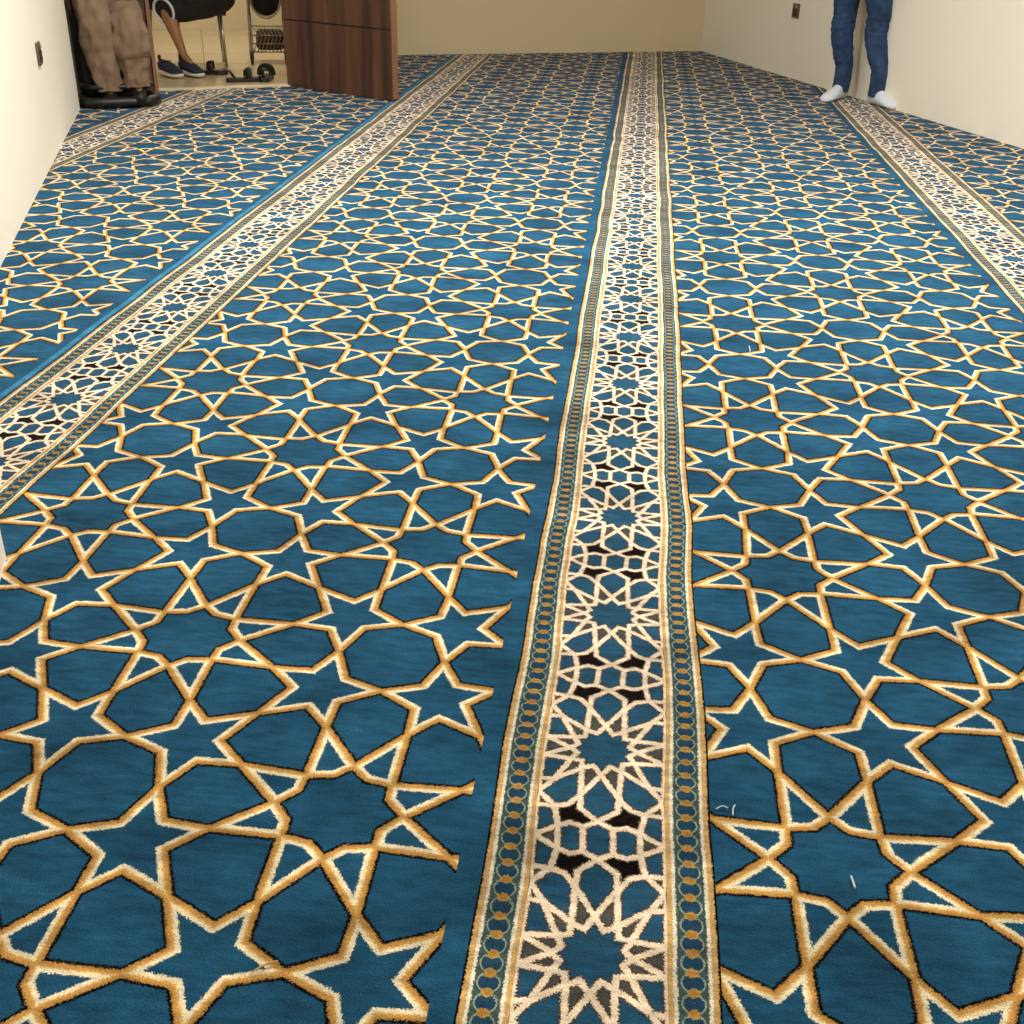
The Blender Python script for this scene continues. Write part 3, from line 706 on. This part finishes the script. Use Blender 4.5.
for sg, kn, an in ((-1, kL_, aL_), (1, kR_, aR_)):
    m.tube([hcB+ux*sg*.07+uy*.02, (hcB+ux*sg*.07)*.5+kn*.5+Vector((0, 0, .02)), kn+Vector((0, 0, .0)), kn*.72+an*.28-uy*.02, kn*.35+an*.65, an, an-Vector((0, 0, .075))],
           [.100, .097, .090, .093, .086, .070, .064], seg=32, sub=9)
m.wrinkle(.022, 15, (1.5, 1.5, .55)); m.wrinkle(.011, 38, (1.4, 1.4, .45)); m.build('trousers', M_TAUPE, pb, subsurf=1)
m = MB(); m.tube([hcB-Vector((0, 0, .06)), hcB+Vector((0, 0, .06)), hcB+Vector((0, 0, .22)), hcB+Vector((0, 0, .42)), hcB+Vector((0, 0, .52)), hcB+Vector((0, 0, .60))], [(.11, .10), (.14, .12), (.135, .12), (.17, .12), (.14, .10), (.07, .065)], seg=28, sub=5)
for sg in (-1, 1):
    sh = hcB+ux*sg*.15+Vector((0, 0, .45)); el = hcB+ux*sg*.21+Vector((0, 0, .20))-uy*.06; wr = (kL_ if sg < 0 else kR_)+Vector((0, 0, .22))+uy*.13
    m.tube([sh, el, wr], [.068, .060, .052], seg=18, sub=6)
m.wrinkle(.008, 12); m.build('shirt', M_TAUPE, pb, subsurf=1)

# ---------------------------------------------------------------- hall: shoes, person, push chair
def toward(px, py, zz):
    """room point at height zz on the line of sight of a photo pixel, used only to read off positions"""
    d = (px-512)*_R+(512-py)*_U+F_PX*_fw; t = (zz-CAM_H)/d.z; return Vector((0, 0, CAM_H))+d*t
M_NAVY = plain('navy_knit', srgb(30, 38, 62), .85, nscale=120, namt=.2, bump=.3)
M_SOLE = plain('white_sole', srgb(214, 206, 194), .6, nscale=60, namt=.05)
M_LEATH = plain('black_leather', srgb(24, 20, 18), .4, nscale=50, namt=.2)
def shoe(heel, d, label, L=.27, first=None):
    h = Vector(heel); d = Vector(d).normalized(); s = Vector((d.y, -d.x, 0)); up = Vector((0, 0, 1))
    e = thing('sneaker', h[:], label, 'shoe', 'navy sneakers in the doorway')
    def loft(prof, name, mat, par):
        m = MB(); rings = []
        for t, w_, z0, z1, cen in prof:
            ring = []
            for k in range(16):
                a_ = 2*pi*k/16; ca, sa = math.cos(a_), math.sin(a_)
                q = abs(ca)**.8*(1 if ca > 0 else -1)
                ring.append(m.bm.verts.new(h+d*(t*L)+s*(cen+w_*q)+up*((z0+z1)/2+(z1-z0)/2*sa)))
            rings.append(ring)
        for i in range(len(rings)-1):
            for k in range(16): m.bm.faces.new((rings[i][k], rings[i][(k+1) % 16], rings[i+1][(k+1) % 16], rings[i+1][k]))
        m.bm.faces.new(rings[0][::-1]); m.bm.faces.new(rings[-1])
        return m.build(name, mat, par, subsurf=1)
    loft([(0, .018, .004, .036, 0), (.03, .036, .002, .046, 0), (.25, .038, .002, .040, 0), (.5, .038, .002, .032, .002), (.75, .047, .002, .030, 0), (.93, .036, .004, .034, -.002), (1.0, .012, .014, .034, -.003)], 'sole', M_SOLE, e)
    up_o = loft([(.02, .014, .034, .082, 0), (.06, .031, .032, .100, 0), (.18, .034, .030, .088, 0), (.34, .034, .028, .086, 0), (.46, .036, .026, .094, 0), (.62, .041, .024, .074, 0), (.80, .043, .024, .056, 0), (.93, .030, .026, .046, 0), (.985, .010, .030, .040, 0)], 'upper', M_NAVY, e)
    m = MB(); m.tube([h+d*(.03*L)+up*.09, h+d*(.01*L)+up*.112, h+d*(-.01*L)+up*.120], [(.010, .004), (.011, .004), (.006, .003)], seg=8, sub=3); m.build('pull_tab', M_NAVY, e)
    m = MB()
    c = h+d*(.24*L)+up*.089
    m.tube([c+d*.028*math.cos(2*pi*k/12)*1.2+s*.022*math.sin(2*pi*k/12)+up*.004*math.cos(4*pi*k/12) for k in range(12)], .005, seg=6, closed=True); m.build('collar', M_LEATH, e)
    m = MB()
    for q in range(4):
        c = h+d*((.45+q*.075)*L)+up*(.093-q*.0115); m.tube([c-s*.018-up*.004, c+up*.003, c+s*.018-up*.004], .0028, seg=6, sub=3)
    m.build('laces', M_NAVY, e)
    return e
g1 = Vector((-2.900, 7.235, 0)); g2 = Vector((-2.795, 7.285, 0))
hall_d = Vector((.62, -.25, 0))
# heels towards the camera side, toes pointing into the hall on a slant
shoe(g1+Vector((-.100, .040, 0)), (.80, -.60, 0), 'navy sneaker with white sole by the door post, left one of the pair', .235)
shoe(g2+Vector((-.095, .055, 0)), (.80, -.60, 0), 'navy sneaker with white sole under the bare leg, right one of the pair', .235)

def slipper(c, d, label, strap=True, L=.25):
    c = Vector(c); d = Vector(d).normalized(); s = Vector((d.y, -d.x, 0)); up = Vector((0, 0, 1))
    e = thing('sandal', c[:], label, 'sandal', 'dark sandals on the hall tiles')
    out = [(-.5, .014), (-.46, .028), (-.3, .033), (0, .032), (.25, .041), (.42, .034), (.49, .016)]
    pts = [c+d*t*L+s*w_ for t, w_ in out]+[c+d*t*L-s*w_ for t, w_ in out[::-1]]
    m = MB(); m.prism([(p.x, p.y) for p in pts], .002, .024); m.build('sole', M_LEATH, e, False)
    m = MB(); q = c+d*.05*L+Vector((0, 0, 0))
    m.tube([q+s*.037+up*.015, q+s*.03+up*.052, q+up*.066, q-s*.03+up*.052, q-s*.037+up*.015], [(.022, .004)]*5, seg=10, sub=4); m.build('front_strap', M_LEATH, e)
    q = c-d*.30*L
    m = MB(); m.tube([q+s*.033+up*.015, q+s*.032-d*.03+up*.055, q-d*.055+up*.066, q-s*.032-d*.03+up*.055, q-s*.033+up*.015], [(.004, .010)]*5, seg=8, sub=4); m.build('heel_strap', M_LEATH, e)
    m = MB(); q2 = c+d*.08*L+s*.030+up*.048; m.box(q2, (.014, .014, .006), bevel=.002); m.build('buckle', M_CHROME, e, False)
    return e
s1 = toward(245, 80, 0.012)+Vector((0,.02,0)); s2 = toward(264, 79, 0.012)+Vector((0,.02,0)); s3 = toward(212, 73, 0.012)
slipper(s1, (.85, .5, 0), 'black strappy sandal at the hall threshold, left one of the pair by the door', L=.24)
slipper(s2+Vector((.0, .03, 0)), (-.2, .98, 0), 'black strappy sandal at the hall threshold, right one of the pair by the door', L=.24)
slipper(s3+Vector((-.03, .03, 0)), (.98, .2, 0), 'dark slipper lying on the tiles behind the navy sneakers', L=.24)

# person sitting on a stool in the hall, one bare leg reaching into the sneaker
foot = g2+Vector((-.055, .025, .115))
PC = Vector((-2.86, 7.62, 0))
st = thing('stool', (PC+Vector((.1, .25, 0)))[:], 'low stool with thin metal legs under the person in black in the hall', 'stool')
M_STL = wood('stool_wood', srgb(44, 30, 22), srgb(74, 50, 34))
sc_ = Vector((-2.93, 7.84, 0))
st.location = sc_
MB().box(sc_+Vector((0, 0, .335)), (.34, .34, .04), rz=.4, bevel=.01).build('seat', M_STL, st, False)
for qx in (-1, 1):
    for qy in (-1, 1):
        q = Matrix.Rotation(.4, 3, 'Z') @ Vector((qx*.135, qy*.135, 0))
        MB().tube([sc_+q*1.08+Vector((0, 0, .002)), sc_+q+Vector((0, 0, .32))], [.009, .009], seg=10).build('leg', M_CHROME, st)
pc = thing('person', (PC+Vector((0, .2, 0)))[:], 'person in black with one bare leg reaching into a navy sneaker in the hall', 'person')
hipC = sc_+Vector((.10, -.10, .46)); fc = (foot-hipC); fc.z = 0; fc.normalize(); rc = Vector((fc.y, -fc.x, 0))
kn1 = toward(172, 16, .52); kn1 = Vector((-2.945, 7.34, .375)); an1 = foot
kn2 = Vector((-3.17, 7.56, .44)); an2 = Vector((-3.21, 7.60, .07))
V, E_, Rr = [], [], []
pel = nd(hipC, .10)
i = nd(hipC-rc*.08, .08, pel); i = nd(kn1, .050, i); i = nd(kn1*.65+an1*.35, .044, i); i = nd(kn1*.3+an1*.7, .032, i); i = nd(an1, .025, i); i = nd(an1+Vector((.07, -.05, -.045)), .018, i)
i = nd(hipC-rc*.0+Vector((-.06, 0, 0)), .08, pel); i = nd(kn2, .055, i); i = nd(kn2*.6+an2*.4, .045, i); i = nd(an2, .030, i); i = nd(an2+Vector((-.07, -.05, -.035)), .022, i)
ch = nd(hipC+fc*.08+Vector((0, 0, .22)), (.12, .09), pel); c2 = nd(hipC+fc*.18+Vector((0, 0, .42)), (.13, .10), ch); nk = nd(hipC+fc*.26+Vector((0, 0, .54)), .05, c2)
for sg in (-1, 1):
    sh = hipC+fc*.18+rc*sg*.17+Vector((0, 0, .43)); el = sh+fc*.14-Vector((0, 0, .24)); wr = el+fc*.16-Vector((0, 0, .05))
    i = nd(sh, .05, c2); i = nd(el, .037, i); i = nd(wr, .026, i); h = nd(wr+fc*.06, (.034, .018), i)
    for q in range(4):
        b = wr+fc*.095+rc*(q-1.5)*.02; j = nd(b, .009, h); nd(b+fc*.05-Vector((0, 0, .03)), .008, j)
    b = wr+fc*.05-rc*sg*.04; j = nd(b, .010, h); nd(b+fc*.035-Vector((0, 0, .01)), .009, j)
skin_body('body', V, E_, Rr, M_SKIN, pc)
hd_ = hipC+fc*.34+Vector((0, 0, .68)); m = MB(); head_shape(m, hd_, fc); m.build('head', M_SKIN, pc, subsurf=1); hair(hd_, fc, pc); eyes(hd_, fc, pc)
m = MB()
for sg, kn in ((-1, kn1), (1, kn2)):
    hp = hipC-rc*.08 if sg < 0 else hipC+Vector((-.06, 0, 0))
    m.tube([hp-(kn-hp)*.1, hp*.6+kn*.4, hp*.2+kn*.8, kn+(kn-hp).normalized()*.03], [.13, .124, .100, .068], seg=24, sub=6)
m.wrinkle(.009, 14); m.build('shorts', M_BLKC, pc, subsurf=1)
m = MB()
d_ = (kn1-hipC).normalized(); u_ = d_.cross(Vector((0, 0, 1))).normalized(); v_ = u_.cross(d_)
m.tube([kn1+d_*.026+u_*.072*math.cos(2*pi*k/20)+v_*.072*math.sin(2*pi*k/20) for k in range(20)], .009, seg=8, closed=True)
m.build('hem', M_SOCKW, pc, subsurf=1)
m = MB(); m.tube([hipC-Vector((0, 0, .04)), hipC+fc*.03+Vector((0, 0, .1)), hipC+fc*.08+Vector((0, 0, .24)), hipC+fc*.18+Vector((0, 0, .42)), hipC+fc*.23+Vector((0, 0, .50)), hipC+fc*.27+Vector((0, 0, .56))], [(.15, .12), (.17, .13), (.165, .13), (.18, .13), (.14, .1), (.065, .06)], seg=28, sub=5)
m.wrinkle(.008, 12); m.build('shirt', M_BLKC, pc, subsurf=1)

# push chair standing in the hall beside the open door leaf
PS = Vector((-2.56, 8.13, 0))
ps = thing('pushchair', PS[:], 'folded metal pushchair with black round seat and mesh basket in the hall by the door', 'pushchair')
ax_ = Vector((.95, .30, 0)).normalized(); ay_ = Vector((-.30, .95, 0)).normalized()
def pp(a_, b_, z_): return PS+(ax_*a_+ay_*b_+Vector((0, 0, z_)))*.74
M_TUBE = plain('aluminium_tube', srgb(168, 160, 148), .3, .9, nscale=30, namt=.1)
M_MESH = plain('brown_mesh_cloth', srgb(74, 62, 52), .8, nscale=60, namt=.3)
m = MB()
bmesh.ops.create_uvsphere(m.bm, u_segments=28, v_segments=16, radius=1, matrix=Matrix.Translation(pp(0, .05, .55)) @ Matrix.Rotation(.3, 4, 'Z') @ Matrix.Diagonal((.098, .08, .12, 1)))
m.build('seat', M_BLKC, ps)
MB().tube([pp(.135*math.cos(2*pi*k/20), -.05, .55+.17*math.sin(2*pi*k/20)) for k in range(20)], .008, seg=8, closed=True).build('seat_ring', M_TUBE, ps)
for sg in (-1, 1):
    MB().tube([pp(sg*.17, .22, .03), pp(sg*.16, .05, .36), pp(sg*.15, -.10, .62), pp(sg*.14, .05, .95)], .010, seg=8, sub=4).build('frame_tube', M_TUBE, ps)
    MB().tube([pp(sg*.15, -.20, .05), pp(sg*.15, -.06, .30), pp(sg*.155, .12, .50)], .010, seg=8, sub=4).build('frame_tube', M_TUBE, ps)
    for b_ in (-.20, .20):
        wh = MB(); wc = pp(sg*.155, b_, .0615)
        wh.tube([wc+ay_*.034*math.cos(2*pi*k/16)+Vector((0, 0, .034*math.sin(2*pi*k/16))) for k in range(16)], .010, seg=8, closed=True)
        w_o = wh.build('wheel', M_BLKP, ps)
        hb_ = MB(); hb_.tube([wc-ax_*.014, wc+ax_*.014], .014, seg=12)
        for k in range(5): hb_.tube([wc, wc+ay_*.032*math.cos(2*pi*k/5)+Vector((0, 0, .032*math.sin(2*pi*k/5)))], .004, seg=6)
        h_o = hb_.build('hub', M_TUBE, ps)
        h_o.parent = w_o
MB().tube([pp(-.14, .05, .95), pp(-.12, .02, 1.0), pp(.12, .02, 1.0), pp(.14, .05, .95)], .013, seg=8, sub=3).build('push_handle', M_BLKP, ps)
m = MB(); m.box(pp(.02, .02, .19), (.19, .20, .12), rz=.3, bevel=.03); m.build('basket', M_MESH, ps)
m = MB()
for k in range(9):
    t = -.135+k*.034
    m.tube([pp(t, -.13, .09), pp(t+.05, -.135, .24), pp(t-.0, -.12, .32)], .0035, seg=6)
for zz in (.10, .17, .24, .32): m.tube([pp(-.15, -.138, zz), pp(.17, -.138, zz)], .004, seg=6)
m.build('basket_wires', M_TUBE, ps)

# ---------------------------------------------------------------- bits of lint lying on the carpet
M_LINT = plain('white_lint', srgb(205, 215, 220), .9, nscale=50, namt=.05)
M_YARN = plain('yellow_yarn', srgb(206, 176, 110), .9, nscale=50, namt=.05)
def lint(px, mat, rad, label, cat='lint', group=None):
    P = [toward(x, y, .004) for x, y in px]
    o = MB().tube(P, rad, seg=6, sub=4).build('lint_thread', mat)
    return tag(o, label, cat, group)
lint([(716, 809), (722, 806), (728, 808)], M_LINT, .0009, 'tiny white lint thread, left of two beside the border strip', group='lint by the border strip')
lint([(733, 815), (733, 809), (735, 805)], M_LINT, .0009, 'tiny white lint thread, right of two beside the border strip', group='lint by the border strip')
lint([(851, 876), (853, 881), (855, 888)], M_LINT, .0013, 'short white thread lying inside a large blue star at lower right')
lint([(249, 983), (251, 974), (257, 969), (268, 963), (278, 961)], M_YARN, .0010, 'loose yellow yarn end on the star lines at lower left', 'yarn')
lint([(749, 346), (750, 349), (750, 352)], M_LINT, .0012, 'white speck of thread on the star field right of the strip, far up')
